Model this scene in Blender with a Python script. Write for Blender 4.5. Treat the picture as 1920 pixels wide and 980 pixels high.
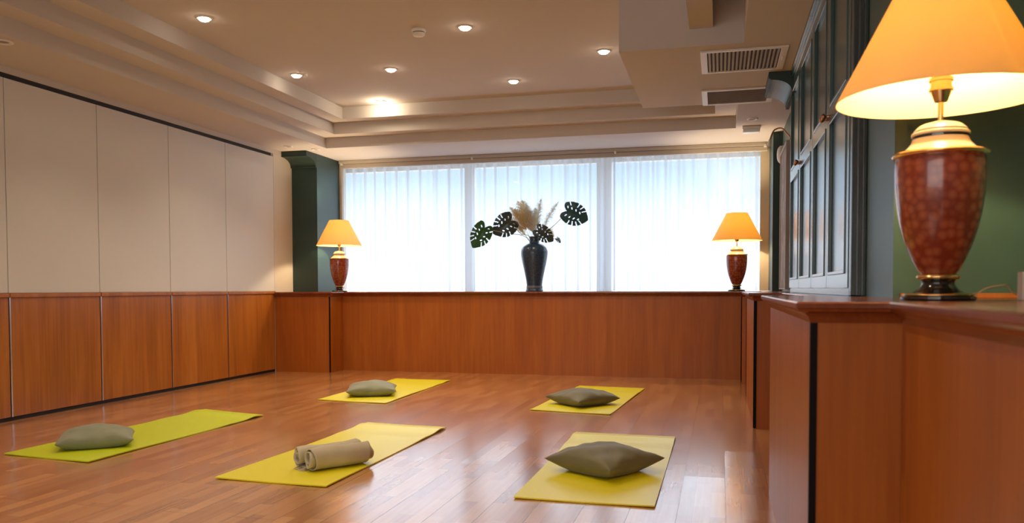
import bpy, bmesh, math, random
from mathutils import Vector, Matrix
for o in list(bpy.data.objects): bpy.data.objects.remove(o)
SC = bpy.context.scene
COL = SC.collection
PI = math.pi

# ------------------------------------------------------------------ camera, world, light, exposure
F_PX, CX, CY, CAM_H = 1523.0, 960.0, 594.0, 0.95
yv = Vector((390.0, F_PX, CY-539.5)).normalized()
xv = -Vector((-4990.0-CX, F_PX, CY-555.0)); xv = (xv - xv.dot(yv)*yv).normalized()
zv = xv.cross(yv)
Mw = Matrix((xv, yv, zv))                      # (right, forward, up) -> world
right = Mw @ Vector((1,0,0)); fwd = Mw @ Vector((0,1,0)); up = Mw @ Vector((0,0,1))
cam_d = bpy.data.cameras.new('camera'); cam = bpy.data.objects.new('camera', cam_d); COL.objects.link(cam)
cam.matrix_world = Matrix(((right.x, up.x, -fwd.x, 0), (right.y, up.y, -fwd.y, 0), (right.z, up.z, -fwd.z, CAM_H), (0,0,0,1)))
cam_d.sensor_fit = 'HORIZONTAL'; cam_d.sensor_width = 36.0
cam_d.lens = F_PX/1920.0*36.0
cam_d.shift_y = (CY-490.0)/1920.0
cam_d.clip_start = 0.05
cam_d.dof.use_dof = True; cam_d.dof.focus_distance = 6.0; cam_d.dof.aperture_fstop = 4.0
SC.camera = cam

SC.view_settings.view_transform = 'Standard'; SC.view_settings.look = 'None'
SC.view_settings.gamma = 1.0; SC.view_settings.exposure = 0.0
SC.view_settings.use_curve_mapping = False

YR_ = -3.0
SKY_STRENGTH = 5.8
LAMP_W = 42.0
DOWN_W = 58.0
w = bpy.data.worlds.new('world'); SC.world = w; w.use_nodes = True
nt = w.node_tree; bg = nt.nodes['Background']
tc = nt.nodes.new('ShaderNodeTexCoord'); sx = nt.nodes.new('ShaderNodeSeparateXYZ'); rp = nt.nodes.new('ShaderNodeValToRGB')
nt.links.new(tc.outputs['Generated'], sx.inputs[0]); nt.links.new(sx.outputs['Z'], rp.inputs[0])
els = rp.color_ramp.elements         # street, facade and sky bands, brightness shaped for curtain gradient and floor glare
els[0].position = 0.0; els[0].color = (.40, .42, .44, 1)
els[1].position = 0.235; els[1].color = (0.78, 0.88, 1.0, 1)
for p_, c_ in ((.045,(.35,.385,.42,1)), (.13,(.15,.22,.28,1)), (.172,(.15,.22,.28,1))):
    e_ = els.new(p_); e_.color = c_
nt.links.new(rp.outputs[0], bg.inputs['Color']); bg.inputs['Strength'].default_value = SKY_STRENGTH

def area(name, loc, rot, sx_, sy_, power, color, portal=False):
    l = bpy.data.lights.new(name, 'AREA'); l.shape = 'RECTANGLE'; l.size = sx_; l.size_y = sy_; l.energy = power; l.color = color
    if portal: l.cycles.is_portal = True
    o = bpy.data.objects.new(name, l); COL.objects.link(o); o.location = loc; o.rotation_euler = rot
    return o
area('sky_portal', (-2.0, 9.95, 1.68), (-PI/2, 0, 0), 5.9, 1.72, 10, (1,1,1), portal=True)
area('rear_fill', (-2.2, YR_+.15, 1.7), (PI/2, 0, 0), 4.5, 1.6, 75, (1,.96,.93))  # unseen fill light added behind the camera to brighten the room

# ------------------------------------------------------------------ helpers
def tag(o, label=None, cat=None, group=None, kind=None):
    if label: o['label'] = label
    if cat: o['category'] = cat
    if group: o['group'] = group
    if kind: o['kind'] = kind
    return o
def link(name, me, mat, parent=None, smooth=False):
    o = bpy.data.objects.new(name, me); COL.objects.link(o)
    for m in (mat if isinstance(mat, (list, tuple)) else [mat]): me.materials.append(m)
    if parent: o.parent = parent
    if smooth:
        for p in me.polygons: p.use_smooth = True
    return o
def obj(name, bm, mat, parent=None, smooth=False, sharp=None):
    me = bpy.data.meshes.new(name); bm.normal_update(); bm.to_mesh(me); bm.free()
    o = link(name, me, mat, parent, smooth)
    if sharp is not None: me.set_sharp_from_angle(angle=math.radians(sharp))
    return o
def empty(name, loc, rz=0.0):
    o = bpy.data.objects.new(name, None); COL.objects.link(o); o.location = loc; o.rotation_euler = (0, 0, rz)
    o.empty_display_size = 0.1
    return o
def box(bm, x0, x1, y0, y1, z0, z1, bevel=0.0, mi=0):
    r = bmesh.ops.create_cube(bm, size=1.0); vs = r['verts']
    for v in vs: v.co = Vector(((x0+x1)/2+v.co.x*(x1-x0), (y0+y1)/2+v.co.y*(y1-y0), (z0+z1)/2+v.co.z*(z1-z0)))
    fs = set(f for v in vs for f in v.link_faces)
    for f in fs: f.material_index = mi
    if bevel > 0:
        es = list(set(e for v in vs for e in v.link_edges))
        bmesh.ops.bevel(bm, geom=es, offset=bevel, segments=2, profile=0.5, affect='EDGES')
def B(*boxes, bevel=0.0):
    bm = bmesh.new()
    for b in boxes: box(bm, *b, bevel=bevel)
    return bm
def lathe(bm, prof, seg=48, c=(0,0,0)):
    rings = []
    for r, z in prof:
        if r < 1e-5: rings.append([bm.verts.new((c[0], c[1], c[2]+z))])
        else: rings.append([bm.verts.new((c[0]+r*math.cos(2*PI*k/seg), c[1]+r*math.sin(2*PI*k/seg), c[2]+z)) for k in range(seg)])
    for a, b in zip(rings, rings[1:]):
        for k in range(seg):
            k2 = (k+1) % seg
            if len(a) == 1 and len(b) == 1: continue
            if len(a) == 1: bm.faces.new((a[0], b[k2], b[k]))
            elif len(b) == 1: bm.faces.new((a[k], a[k2], b[0]))
            else: bm.faces.new((a[k], a[k2], b[k2], b[k]))
    return bm
def smoothprof(pts, n=6):
    """Catmull-Rom through profile points"""
    out = []
    P = [pts[0]] + list(pts) + [pts[-1]]
    for i in range(1, len(P)-2):
        for k in range(n):
            t = k/n; a, b, c, d = P[i-1], P[i], P[i+1], P[i+2]
            out.append(tuple(0.5*((2*b[j]) + (-a[j]+c[j])*t + (2*a[j]-5*b[j]+4*c[j]-d[j])*t*t + (-a[j]+3*b[j]-3*c[j]+d[j])*t**3) for j in range(len(b))))
    out.append(tuple(pts[-1]))
    return out
def tube(bm, pts, rad, seg=8, cap=True):
    pts = [Vector(p) for p in pts]
    rings = []; n = len(pts)
    prev = None
    for i, p in enumerate(pts):
        t = (pts[min(i+1, n-1)] - pts[max(i-1, 0)]).normalized()
        if prev is None:
            a = Vector((0,0,1)) if abs(t.z) < 0.9 else Vector((1,0,0)); u = t.cross(a).normalized()
        else: u = (prev - prev.dot(t)*t).normalized()
        prev = u; v = t.cross(u)
        r = rad[i] if isinstance(rad, (list, tuple)) else rad
        rings.append([bm.verts.new(p + r*(math.cos(2*PI*k/seg)*u + math.sin(2*PI*k/seg)*v)) for k in range(seg)])
    for a, b in zip(rings, rings[1:]):
        for k in range(seg): bm.faces.new((a[k], a[(k+1)%seg], b[(k+1)%seg], b[k]))
    if cap:
        bm.faces.new(rings[0][::-1]); bm.faces.new(rings[-1])
    return bm
def prism(bm, poly, axis, a0, a1):
    """poly: 2-D points in the two other axes (order xyz minus axis)"""
    def mk(p, a):
        if axis == 'x': return (a, p[0], p[1])
        if axis == 'y': return (p[0], a, p[1])
        return (p[0], p[1], a)
    A = [bm.verts.new(mk(p, a0)) for p in poly]; Bv = [bm.verts.new(mk(p, a1)) for p in poly]
    bm.faces.new(A); bm.faces.new(Bv[::-1])
    for i in range(len(poly)):
        j = (i+1) % len(poly); bm.faces.new((A[i], Bv[i], Bv[j], A[j]))
    bmesh.ops.recalc_face_normals(bm, faces=bm.faces[:])
    return bm

# ------------------------------------------------------------------ materials
def mat(name, color=(.5,.5,.5), rough=0.5, metal=0.0, coat=0.0, spec=0.5, **kw):
    m = bpy.data.materials.new(name); m.use_nodes = True
    b = m.node_tree.nodes['Principled BSDF']
    b.inputs['Base Color'].default_value = (*color, 1); b.inputs['Roughness'].default_value = rough
    b.inputs['Metallic'].default_value = metal; b.inputs['Coat Weight'].default_value = coat
    b.inputs['Specular IOR Level'].default_value = spec
    for k, v in kw.items(): b.inputs[k].default_value = v
    return m
def N(m, t, **kw):
    n = m.node_tree.nodes.new(t)
    for k, v in kw.items():
        if hasattr(n, k): setattr(n, k, v)
    return n
def L(m, a, b): m.node_tree.links.new(a, b)
def bs(m): return m.node_tree.nodes['Principled BSDF']
def pos(m, scale=(1,1,1), rotz=0.0, obj_space=False):
    if obj_space: src = N(m, 'ShaderNodeTexCoord').outputs['Object']
    else: src = N(m, 'ShaderNodeNewGeometry').outputs['Position']
    mp = N(m, 'ShaderNodeMapping'); mp.inputs['Scale'].default_value = scale; mp.inputs['Rotation'].default_value = (0,0,rotz)
    L(m, src, mp.inputs['Vector']); return mp.outputs[0]
def noise(m, vec, scale, detail=3, rough=0.5, dist=0.0):
    n = N(m, 'ShaderNodeTexNoise'); n.inputs['Scale'].default_value = scale; n.inputs['Detail'].default_value = detail
    n.inputs['Roughness'].default_value = rough; n.inputs['Distortion'].default_value = dist
    L(m, vec, n.inputs['Vector']); return n.outputs['Fac']
def ramp(m, fac, stops):
    r = N(m, 'ShaderNodeValToRGB'); e = r.color_ramp.elements
    e[0].position, e[0].color = stops[0][0], (*stops[0][1], 1); e[1].position, e[1].color = stops[-1][0], (*stops[-1][1], 1)
    for p, c in stops[1:-1]:
        x = e.new(p); x.color = (*c, 1)
    L(m, fac, r.inputs[0]); return r.outputs[0]
def mixc(m, fac, a, b, mode='MIX'):
    x = N(m, 'ShaderNodeMix'); x.data_type = 'RGBA'; x.blend_type = mode
    for s, v in ((x.inputs[0], fac), (x.inputs[6], a), (x.inputs[7], b)):
        if isinstance(v, (int, float)): s.default_value = v
        elif isinstance(v, tuple): s.default_value = (*v, 1)
        else: L(m, v, s)
    return x.outputs[2]
def bump(m, h, strength=0.2, dist=0.01):
    b = N(m, 'ShaderNodeBump'); b.inputs['Strength'].default_value = strength; b.inputs['Distance'].default_value = dist
    L(m, h, b.inputs['Height']); L(m, b.outputs[0], bs(m).inputs['Normal']); return b

def wood(name, dark, mid, light, rough=0.35, coat=0.2, wave=False):
    m = mat(name, mid, rough, coat=coat, spec=0.4); m_ = bs(m); m_.inputs['Coat Roughness'].default_value = 0.15
    f = noise(m, pos(m, (55,55,1.6)), 1.0, 4, 0.6)
    g = noise(m, pos(m, (7,7,0.9)), 1.0, 3, 0.55, 0.6)
    c1 = ramp(m, f, [(0.3, dark), (0.7, light)])
    c2 = ramp(m, g, [(0.3, dark), (0.55, mid), (0.75, light)])
    L(m, mixc(m, 0.6, c1, c2), m_.inputs['Base Color'])
    if wave:
        h = noise(m, pos(m, (5,9,0.25)), 1.0, 1, 0.4)
        bump(m, h, 0.5, 0.02)
    return m
M = {}
M['wood'] = wood('cherry_wood', (.31,.076,.006), (.40,.108,.009), (.49,.150,.016), 0.42, 0.08)
M['wood_left'] = wood('partition_wood', (.28,.085,.010), (.42,.135,.018), (.55,.205,.035), 0.34, 0.25, wave=True)
M['wood_top'] = wood('counter_wood', (.16,.035,.009), (.22,.05,.012), (.30,.08,.02), 0.22, 0.4)
M['black_trim'] = mat('black_trim', (.006,.004,.004), 0.6, spec=0.15)
M['ceiling'] = mat('ceiling_plaster', (.60,.565,.55), 0.9)
bump(M['ceiling'], noise(M['ceiling'], pos(M['ceiling']), 60, 2), 0.05, 0.002)
M['panel_white'] = mat('partition_fabric', (.70,.70,.70), 0.7)
bump(M['panel_white'], noise(M['panel_white'], pos(M['panel_white']), 220, 2), 0.1, 0.001)
M['wall_pale'] = mat('pale_wall', (.66,.62,.56), 0.85)
M['green'] = mat('green_wall', (.045,.085,.055), 0.45)
L(M['green'], ramp(M['green'], noise(M['green'], pos(M['green']), 3, 3), [(0.3,(.032,.075,.056)),(0.7,(.045,.10,.072))]), bs(M['green']).inputs['Base Color'])
M['green_dark'] = mat('green_column_paint', (.018,.042,.036), 0.5)
M['teal'] = mat('teal_cabinet_paint', (.040,.095,.105), 0.25, coat=0.3)
bs(M['teal']).inputs['Coat Roughness'].default_value = 0.2
M['teal_dark'] = mat('teal_moulding_paint', (.02,.035,.038), 0.35, coat=0.2)
M['brass'] = mat('brass', (.80,.52,.20), 0.22, 1.0)
M['copper'] = mat('copper_knob', (.55,.28,.16), 0.35, 1.0)
M['steel'] = mat('aluminium_edge', (.62,.62,.64), 0.3, 1.0)
M['track_black'] = mat('track_black', (.012,.009,.01), 0.6)
M['white_plastic'] = mat('white_plastic', (.78,.77,.74), 0.45)
M['beige_metal'] = mat('beige_rail', (.50,.46,.41), 0.5)
M['jamb'] = mat('beige_jamb', (.55,.49,.38), 0.6)
M['vent_dark'] = mat('vent_inside', (.05,.02,.015), 0.8)
M['vent_mesh'] = mat('vent_filter', (.20,.17,.15), 0.8)
M['rubber'] = mat('cord_rubber', (.55,.42,.22), 0.5)

# floor
m = M['floor'] = mat('wood_floor', (.4,.18,.08), 0.24, coat=0.7, spec=0.45)
bs(m).inputs['Coat Roughness'].default_value = 0.16
geo = N(m, 'ShaderNodeNewGeometry')
def brick(width, row, mortar, off=0.0, bias=0.0, yoff=0.0):
    mp = N(m, 'ShaderNodeMapping'); mp.inputs['Rotation'].default_value = (0,0,PI/2); mp.inputs['Location'].default_value = (0.37+yoff, off, 0)
    L(m, geo.outputs['Position'], mp.inputs['Vector'])
    b = N(m, 'ShaderNodeTexBrick'); L(m, mp.outputs[0], b.inputs['Vector'])
    b.offset = 0.37; b.offset_frequency = 2
    b.inputs['Scale'].default_value = 1.0; b.inputs['Brick Width'].default_value = width; b.inputs['Row Height'].default_value = row
    b.inputs['Mortar Size'].default_value = mortar; b.inputs['Mortar Smooth'].default_value = 0.3; b.inputs['Bias'].default_value = bias
    b.inputs['Color1'].default_value = (0,0,0,1); b.inputs['Color2'].default_value = (1,1,1,1); b.inputs['Mortar'].default_value = (.5,.5,.5,1)
    return b
OFFX = 1.37 - 7*0.2      # board seam at X = -1.37
b1 = brick(1.9, 0.2, 0.0016, OFFX); b2 = brick(0.42, 0.2/3, 0.0004, OFFX, yoff=0.13)
c2 = ramp(m, b2.outputs['Color'], [(0.0,(.29,.105,.030)),(0.5,(.46,.195,.062)),(1.0,(.66,.33,.12))])
gr = noise(m, pos(m, (60,2.2,1)), 1.0, 4, 0.6)
c3 = mixc(m, 0.35, c2, ramp(m, gr, [(0.3,(.30,.115,.034)),(0.7,(.62,.28,.095))]))
c4 = mixc(m, b1.outputs['Fac'], c3, (.10,.035,.012))
c5 = mixc(m, 0.25, c4, ramp(m, b1.outputs['Color'], [(0,(.30,.125,.048)),(1,(.56,.28,.12))]))
L(m, c5, bs(m).inputs['Base Color'])
inv = N(m, 'ShaderNodeMath', operation='MULTIPLY_ADD'); inv.inputs[1].default_value = -1.0; L(m, b1.outputs['Fac'], inv.inputs[0])
tl = N(m, 'ShaderNodeMath', operation='MULTIPLY'); tl.inputs[1].default_value = 0.25; L(m, b1.outputs['Color'], tl.inputs[0]); L(m, tl.outputs[0], inv.inputs[2])
bp = bump(m, inv.outputs[0], 0.5, 0.0015)
bp2 = N(m, 'ShaderNodeBump'); bp2.inputs['Strength'].default_value = 0.2; bp2.inputs['Distance'].default_value = 0.004
L(m, noise(m, pos(m, (5,0.9,1)), 1.0, 2, 0.5), bp2.inputs['Height']); L(m, bp.outputs[0], bp2.inputs['Normal']); # every board lies at a very slightly different tilt
sh = N(m, 'ShaderNodeVectorMath', operation='MULTIPLY_ADD'); sh.inputs[1].default_value = (.022,.030,0); sh.inputs[2].default_value = (-.011,-.015,0)
L(m, b1.outputs['Color'], sh.inputs[0])
ad = N(m, 'ShaderNodeVectorMath', operation='ADD'); L(m, bp2.outputs[0], ad.inputs[0]); L(m, sh.outputs[0], ad.inputs[1])
nm = N(m, 'ShaderNodeVectorMath', operation='NORMALIZE'); L(m, ad.outputs[0], nm.inputs[0])
L(m, nm.outputs[0], bs(m).inputs['Normal']); L(m, nm.outputs[0], bs(m).inputs['Coat Normal'])

def mat_mat(name, c):
    m = mat(name, c, 0.42, spec=0.5, coat=0.3); bs(m).inputs['Coat Roughness'].default_value = 0.3
    bump(m, noise(m, pos(m), 260, 2), 0.12, 0.001); return m
M['mat_green'] = mat_mat('mat_lime', (.56,.66,.006))
M['mat_yellow'] = mat_mat('mat_yellow', (.80,.72,.006))
def fabric(name, c, c2, rough=0.85, sc=300):
    m = mat(name, c, rough); v = pos(m, obj_space=True)
    L(m, ramp(m, noise(m, v, 9, 3), [(0.3, c), (0.7, c2)]), bs(m).inputs['Base Color'])
    bump(m, noise(m, v, sc, 2), 0.2, 0.001); bs(m).inputs['Sheen Weight'].default_value = 0.15
    return m
M['cush_dark'] = fabric('olive_cushion_fabric', (.13,.115,.055), (.16,.145,.07), 0.6)
M['cush_grey'] = fabric('sage_cushion_fabric', (.20,.21,.13), (.24,.25,.16), 0.6)
M['towel'] = fabric('fleece_blanket', (.47,.41,.28), (.56,.49,.35), 0.95, 140)

# lamp materials
m = M['shade'] = bpy.data.materials.new('lamp_shade_fabric'); m.use_nodes = True
n = m.node_tree.nodes; n.clear()
out = n.new('ShaderNodeOutputMaterial'); d = n.new('ShaderNodeBsdfDiffuse'); t = n.new('ShaderNodeBsdfTranslucent'); mx = n.new('ShaderNodeMixShader')
d.inputs['Color'].default_value = (.90,.72,.42,1); t.inputs['Color'].default_value = (1.0,.74,.24,1); mx.inputs[0].default_value = 0.42
L(m, d.outputs[0], mx.inputs[1]); L(m, t.outputs[0], mx.inputs[2]); L(m, mx.outputs[0], out.inputs[0])
m = M['urn'] = mat('mottled_red_urn', (.25,.05,.02), 0.22, coat=0.4)
v = N(m, 'ShaderNodeTexVoronoi'); v.inputs['Scale'].default_value = 42; v.inputs['Randomness'].default_value = 0.65
L(m, pos(m, (1,1,1), obj_space=True), v.inputs['Vector'])
L(m, ramp(m, v.outputs['Distance'], [(0.0,(.42,.12,.045)),(0.35,(.33,.075,.028)),(0.65,(.22,.035,.012))]), bs(m).inputs['Base Color'])
M['gold'] = mat('lamp_gold', (.92,.66,.30), 0.2, 1.0)
M['cream'] = mat('cream_glaze', (.80,.66,.42), 0.25, coat=0.3)
M['lacquer'] = mat('black_lacquer', (.01,.009,.009), 0.12, coat=0.5)
def emit(name, c, s):
    m = bpy.data.materials.new(name); m.use_nodes = True; n = m.node_tree.nodes; n.clear()
    o = n.new('ShaderNodeOutputMaterial'); e = n.new('ShaderNodeEmission'); e.inputs[0].default_value = (*c, 1); e.inputs[1].default_value = s
    m.node_tree.links.new(e.outputs[0], o.inputs[0]); return m
M['bulb'] = emit('lamp_bulb', (1,.72,.38), 30)
M['spot_bulb'] = emit('downlight_lens', (1,.80,.58), 40)

# curtain: sheer
m = M['sheer'] = bpy.data.materials.new('sheer_curtain'); m.use_nodes = True
n = m.node_tree.nodes; n.clear()
out = n.new('ShaderNodeOutputMaterial'); d = n.new('ShaderNodeBsdfDiffuse'); t = n.new('ShaderNodeBsdfTranslucent'); tr = n.new('ShaderNodeBsdfTransparent')
m1 = n.new('ShaderNodeMixShader'); m2 = n.new('ShaderNodeMixShader')
d.inputs['Color'].default_value = (.9,.93,.95,1); t.inputs['Color'].default_value = (.50,.56,.64,1); tr.inputs['Color'].default_value = (1,1,1,1)
m1.inputs[0].default_value = 0.7
lw = n.new('ShaderNodeLayerWeight'); lw.inputs['Blend'].default_value = 0.35      # a slanting fold of net is denser than one seen square on
mr = n.new('ShaderNodeMapRange'); mr.inputs['From Min'].default_value = 0.0; mr.inputs['From Max'].default_value = 0.32; mr.inputs['To Min'].default_value = 0.52; mr.inputs['To Max'].default_value = 0.14
L(m, lw.outputs['Facing'], mr.inputs['Value']); L(m, mr.outputs[0], m2.inputs[0])
L(m, d.outputs[0], m1.inputs[1]); L(m, t.outputs[0], m1.inputs[2]); L(m, m1.outputs[0], m2.inputs[1]); L(m, tr.outputs[0], m2.inputs[2]); L(m, m2.outputs[0], out.inputs[0])
m = M['glass'] = bpy.data.materials.new('window_glass'); m.use_nodes = True
n = m.node_tree.nodes; n.clear()
out = n.new('ShaderNodeOutputMaterial'); g = n.new('ShaderNodeBsdfGlossy'); tr = n.new('ShaderNodeBsdfTransparent'); mx = n.new('ShaderNodeMixShader')
g.inputs['Roughness'].default_value = 0.02; mx.inputs[0].default_value = 0.94
L(m, g.outputs[0], mx.inputs[1]); L(m, tr.outputs[0], mx.inputs[2]); L(m, mx.outputs[0], out.inputs[0])

m = M['vase'] = mat('dark_blue_glaze', (.02,.05,.10), 0.3, coat=0.25)
v = N(m, 'ShaderNodeTexVoronoi'); v.feature = 'DISTANCE_TO_EDGE'; v.inputs['Scale'].default_value = 28
L(m, pos(m, obj_space=True), v.inputs['Vector'])
L(m, ramp(m, v.outputs['Distance'], [(0.0,(.06,.11,.18)),(0.06,(.016,.045,.095))]), bs(m).inputs['Base Color'])
M['vase_band'] = mat('vase_grey_band', (.16,.17,.20), 0.4)
def leafmat(name, a, b):
    m = mat(name, a, 0.4, coat=0.2)
    L(m, ramp(m, noise(m, pos(m, obj_space=True), 14, 3), [(0.3, a), (0.7, b)]), bs(m).inputs['Base Color']); return m
M['leaf_green'] = leafmat('monstera_green', (.018,.075,.018), (.03,.11,.03))
M['leaf_blue'] = leafmat('monstera_blue_green', (.015,.06,.045), (.02,.09,.07))
M['leaf_dark'] = leafmat('monstera_dark', (.008,.018,.016), (.014,.032,.026))
M['stem'] = mat('pale_stem', (.42,.45,.36), 0.6)
def translucent(m, c, f):
    t = N(m, 'ShaderNodeBsdfTranslucent'); t.inputs['Color'].default_value = (*c, 1); x = N(m, 'ShaderNodeMixShader'); x.inputs[0].default_value = f
    o = [n for n in m.node_tree.nodes if n.type == 'OUTPUT_MATERIAL'][0]
    L(m, bs(m).outputs[0], x.inputs[1]); L(m, t.outputs[0], x.inputs[2]); L(m, x.outputs[0], o.inputs[0])
M['pampas'] = mat('pampas_plume', (.88,.80,.60), 0.9); translucent(M['pampas'], (.95,.88,.70), .5)
M['pampas_white'] = mat('pampas_plume_white', (.88,.87,.80), 0.9); translucent(M['pampas_white'], (.95,.94,.88), .5)
translucent(M['leaf_green'], (.05,.24,.03), .35); translucent(M['leaf_blue'], (.03,.22,.20), .35)

# ------------------------------------------------------------------ room shell
XL, XW, YB = -4.96, 0.61, 9.55
Z0, ZB, ZA, ZT = 2.545, 2.66, 2.78, 2.906
CT = 0.915                     # counter top height
YR = -3.0                      # rear wall
tag(obj('floor', B((-5.1, 1.2, YR-.1, 9.8, -0.1, 0.0)), M['floor']), kind='structure')
# left wall: behind the partition, pale at the far end
tag(obj('wall_left', B((-5.15, -5.03, YR-.1, 8.335, 0, 3.0), (-5.15, XL, 8.379, 9.5, 0, 3.0), (-5.04, XL-.005, YR, 3.87, 0.0, 2.5)), M['wall_pale']), kind='structure')
tag(obj('wall_rear', B((-5.15, 1.2, YR-.12, YR, 0, 3.0)), M['wall_pale']), kind='structure')
tag(obj('wall_back', B((-5.15, 1.2, 9.51, 9.92, 0, .838), (-5.15, -5.02, 9.51, 9.92, .838, 2.543), (1.0, 1.2, 9.51, 9.92, .838, 2.543), (-5.15, 1.2, 9.81, 9.92, 2.53, 3.0)), M['wall_pale']), kind='structure')
# right wall
tag(obj('wall_right', B((XW, .80, 3.62, 9.8, 0, 3.0)), M['green']), kind='structure')
tag(obj('wall_right_near', B((.56, .80, 2.95, 3.62, 0, 3.0)), M['green']), kind='structure')
tag(obj('wall_niche_back', B((.80, 1.2, 2.95, 3.10, 0, 3.0)), M['green']), kind='structure')
tag(obj('wall_niche_side', B((.985, 1.2, YR-.1, 2.949, 0, 3.0)), M['green']), kind='structure')
# ceiling: tray with three steps, soffits and the bulkhead on the right
def steps():
    bm = bmesh.new()
    box(bm, -5.15, 1.2, YR-.12, 9.8, ZT, 3.1)
    for (z0, z1, xl, yb, xr) in ((ZA, ZT, -3.958, 8.105, -.26), (ZB, ZA, -4.15, 8.29, -.057), (Z0, ZB, -4.344, 8.481, .142)):
        box(bm, -5.15, xl, YR-.12, 9.8, z0, z1)
        box(bm, xl, 1.2, yb, 9.8, z0, z1)
        box(bm, xr, 1.2, 5.60, yb, z0, z1)
    box(bm, .142, 1.2, YR-.12, 5.60, Z0, ZT)
    box(bm, -.673, .142, 5.56, 7.338, Z0, ZT)
    return bm
tag(obj('ceiling', steps(), M['ceiling']), kind='structure')
tag(obj('trim_1', B((-.207, -.055, 4.2, 5.559, 2.66, ZT-.001)), M['ceiling']), kind='structure')   # small boxed beam running into the bulkhead
# columns and their coved brackets
def bracket_profile(y0, d, zt, zb):
    """fascia, then a concave quarter round back to the wall; returns (offset, z) list"""
    pts = [(d, zt), (0, zt), (0, zt-.05), (.012, zt-.05), (.012, zt-.058)]
    rx, rz = d-.03-.012, (zt-.058)-(zb+.018)
    for k in range(1, 13):
        a = PI/2*k/12; pts.append((.012+rx*math.sin(a), zb+.018+rz*math.cos(a)))
    pts += [(d-.025, zb+.018), (d-.025, zb), (d, zb)]
    return [(y0+p[0], p[1]) for p in pts]
M['column'] = mat('column_teal_paint', (.020,.052,.050), 0.4)
bm = B((XL+.001, -4.63, 8.79, 9.5, CT+.002, Z0-.001))
tag(obj('trim_2', bm, M['column']), kind='structure')
bm = bmesh.new(); prism(bm, bracket_profile(8.54, .25, Z0-.001, 2.385), 'x', XL+.002, -4.629)
tag(obj('trim_3', bm, M['green_dark']), kind='structure')
tag(obj('trim_4', B((.52, XW, 8.79, 9.5, CT+.002, Z0-.001)), M['green_dark']), kind='structure')
bm = bmesh.new(); prism(bm, bracket_profile(.34, .19, Z0-.001, 2.385), 'y', 6.35, 6.95)
tag(obj('trim_5', bm, M['green_dark']), kind='structure')
tag(obj('trim_6', B((.58, .985, 2.925, 2.95, CT+.001, CT+.016)), M['wood_left']), kind='structure')   # wood strip at the foot of the niche wall

# window
win = empty('window_1', (-2.1, 9.56, CT)); tag(win, kind='structure')
def wpart(name, bm, m_):
    bmesh.ops.translate(bm, verts=bm.verts[:], vec=(2.1, -9.56, -CT)); return obj(name, bm, m_, win)
wpart('window_frame', B((-5.02, -4.92, 9.80, 9.90, .84, 2.53), (.90, 1.0, 9.80, 9.90, .84, 2.53), (-4.92, .90, 9.80, 9.90, .84, .89), (-4.92, .90, 9.80, 9.90, 2.46, 2.53), bevel=.004), M['white_plastic'])
for a, b in ((-3.12,-3.00), (-1.45,-1.27)):
    wpart('window_mullion', B((a, b, 9.80, 9.90, .89, 2.46), (a+.02, b-.02, 9.785, 9.80, .89, 2.46)), M['white_plastic'])
for a, b in ((-4.92,-3.12), (-3.00,-1.45), (-1.27,.90)):
    wpart('window_pane', B((a, b, 9.852, 9.856, .89, 2.46)), M['glass'])
tag(obj('trim_7', B((-4.629, -4.60, 9.38, 9.50, CT+.002, 2.54)), M['jamb']), kind='structure')
tag(obj('trim_8', B((.425, .52, 9.42, 9.50, CT+.002, 2.54)), M['jamb']), kind='structure')

# ------------------------------------------------------------------ curtains and rail
rail = empty('curtain_rail', (-2.1, 9.40, 2.50)); tag(rail, 'long beige curtain rail along the ceiling above the window', 'curtain rail')
def rpart(name, bm, m_):
    bmesh.ops.translate(bm, verts=bm.verts[:], vec=(2.1, -9.40, -2.50)); return obj(name, bm, m_, rail)
rpart('track', B((-4.62, .51, 9.34, 9.40, 2.507, 2.543), bevel=.003), M['beige_metal'])
rpart('lower_bar', B((-4.60, .50, 9.37, 9.42, 2.452, 2.506), bevel=.006), M['beige_metal'])
for x in (-4.585, -2.88, -1.17, .47):
    rpart('bracket', B((x-.012, x+.012, 9.33, 9.37, 2.488, 2.515), bevel=.003), M['white_plastic'])
def curtain(x0, x1, seed, label):
    rnd = random.Random(seed); bm = bmesh.new()
    n = int((x1-x0)/0.008); nz = 10; ph = [rnd.uniform(0, 6.28) for _ in range(5)]
    def off(x, z):
        f = 1.0 - .25*z
        return (.026*math.sin(x*40+ph[0]+1.6*math.sin(x*4.3+ph[1])) + .004*math.sin(x*83+ph[2]+z*.4) + .012*math.sin(x*13+ph[3]))*f
    g = [[bm.verts.new((x0+(x1-x0)*i/n, 9.452+off(x0+(x1-x0)*i/n, k/nz), CT+.004+(2.46-CT)*k/nz)) for i in range(n+1)] for k in range(nz+1)]
    for k in range(nz):
        for i in range(n): bm.faces.new((g[k][i], g[k][i+1], g[k+1][i+1], g[k+1][i]))
    o = obj('sheer_curtain', bm, M['sheer'], smooth=True)
    tag(o, label, 'curtain', 'sheer curtains across the window')
curtain(-4.60, -2.885, 1, 'white sheer pleated curtain over the left third of the window, behind the orange urn lamp')
curtain(-2.895, -1.18, 2, 'white sheer pleated curtain over the middle of the window, behind the dark vase')
curtain(-1.19, .44, 3, 'white sheer pleated curtain over the right third of the window, behind the purplish urn lamp')

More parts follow.
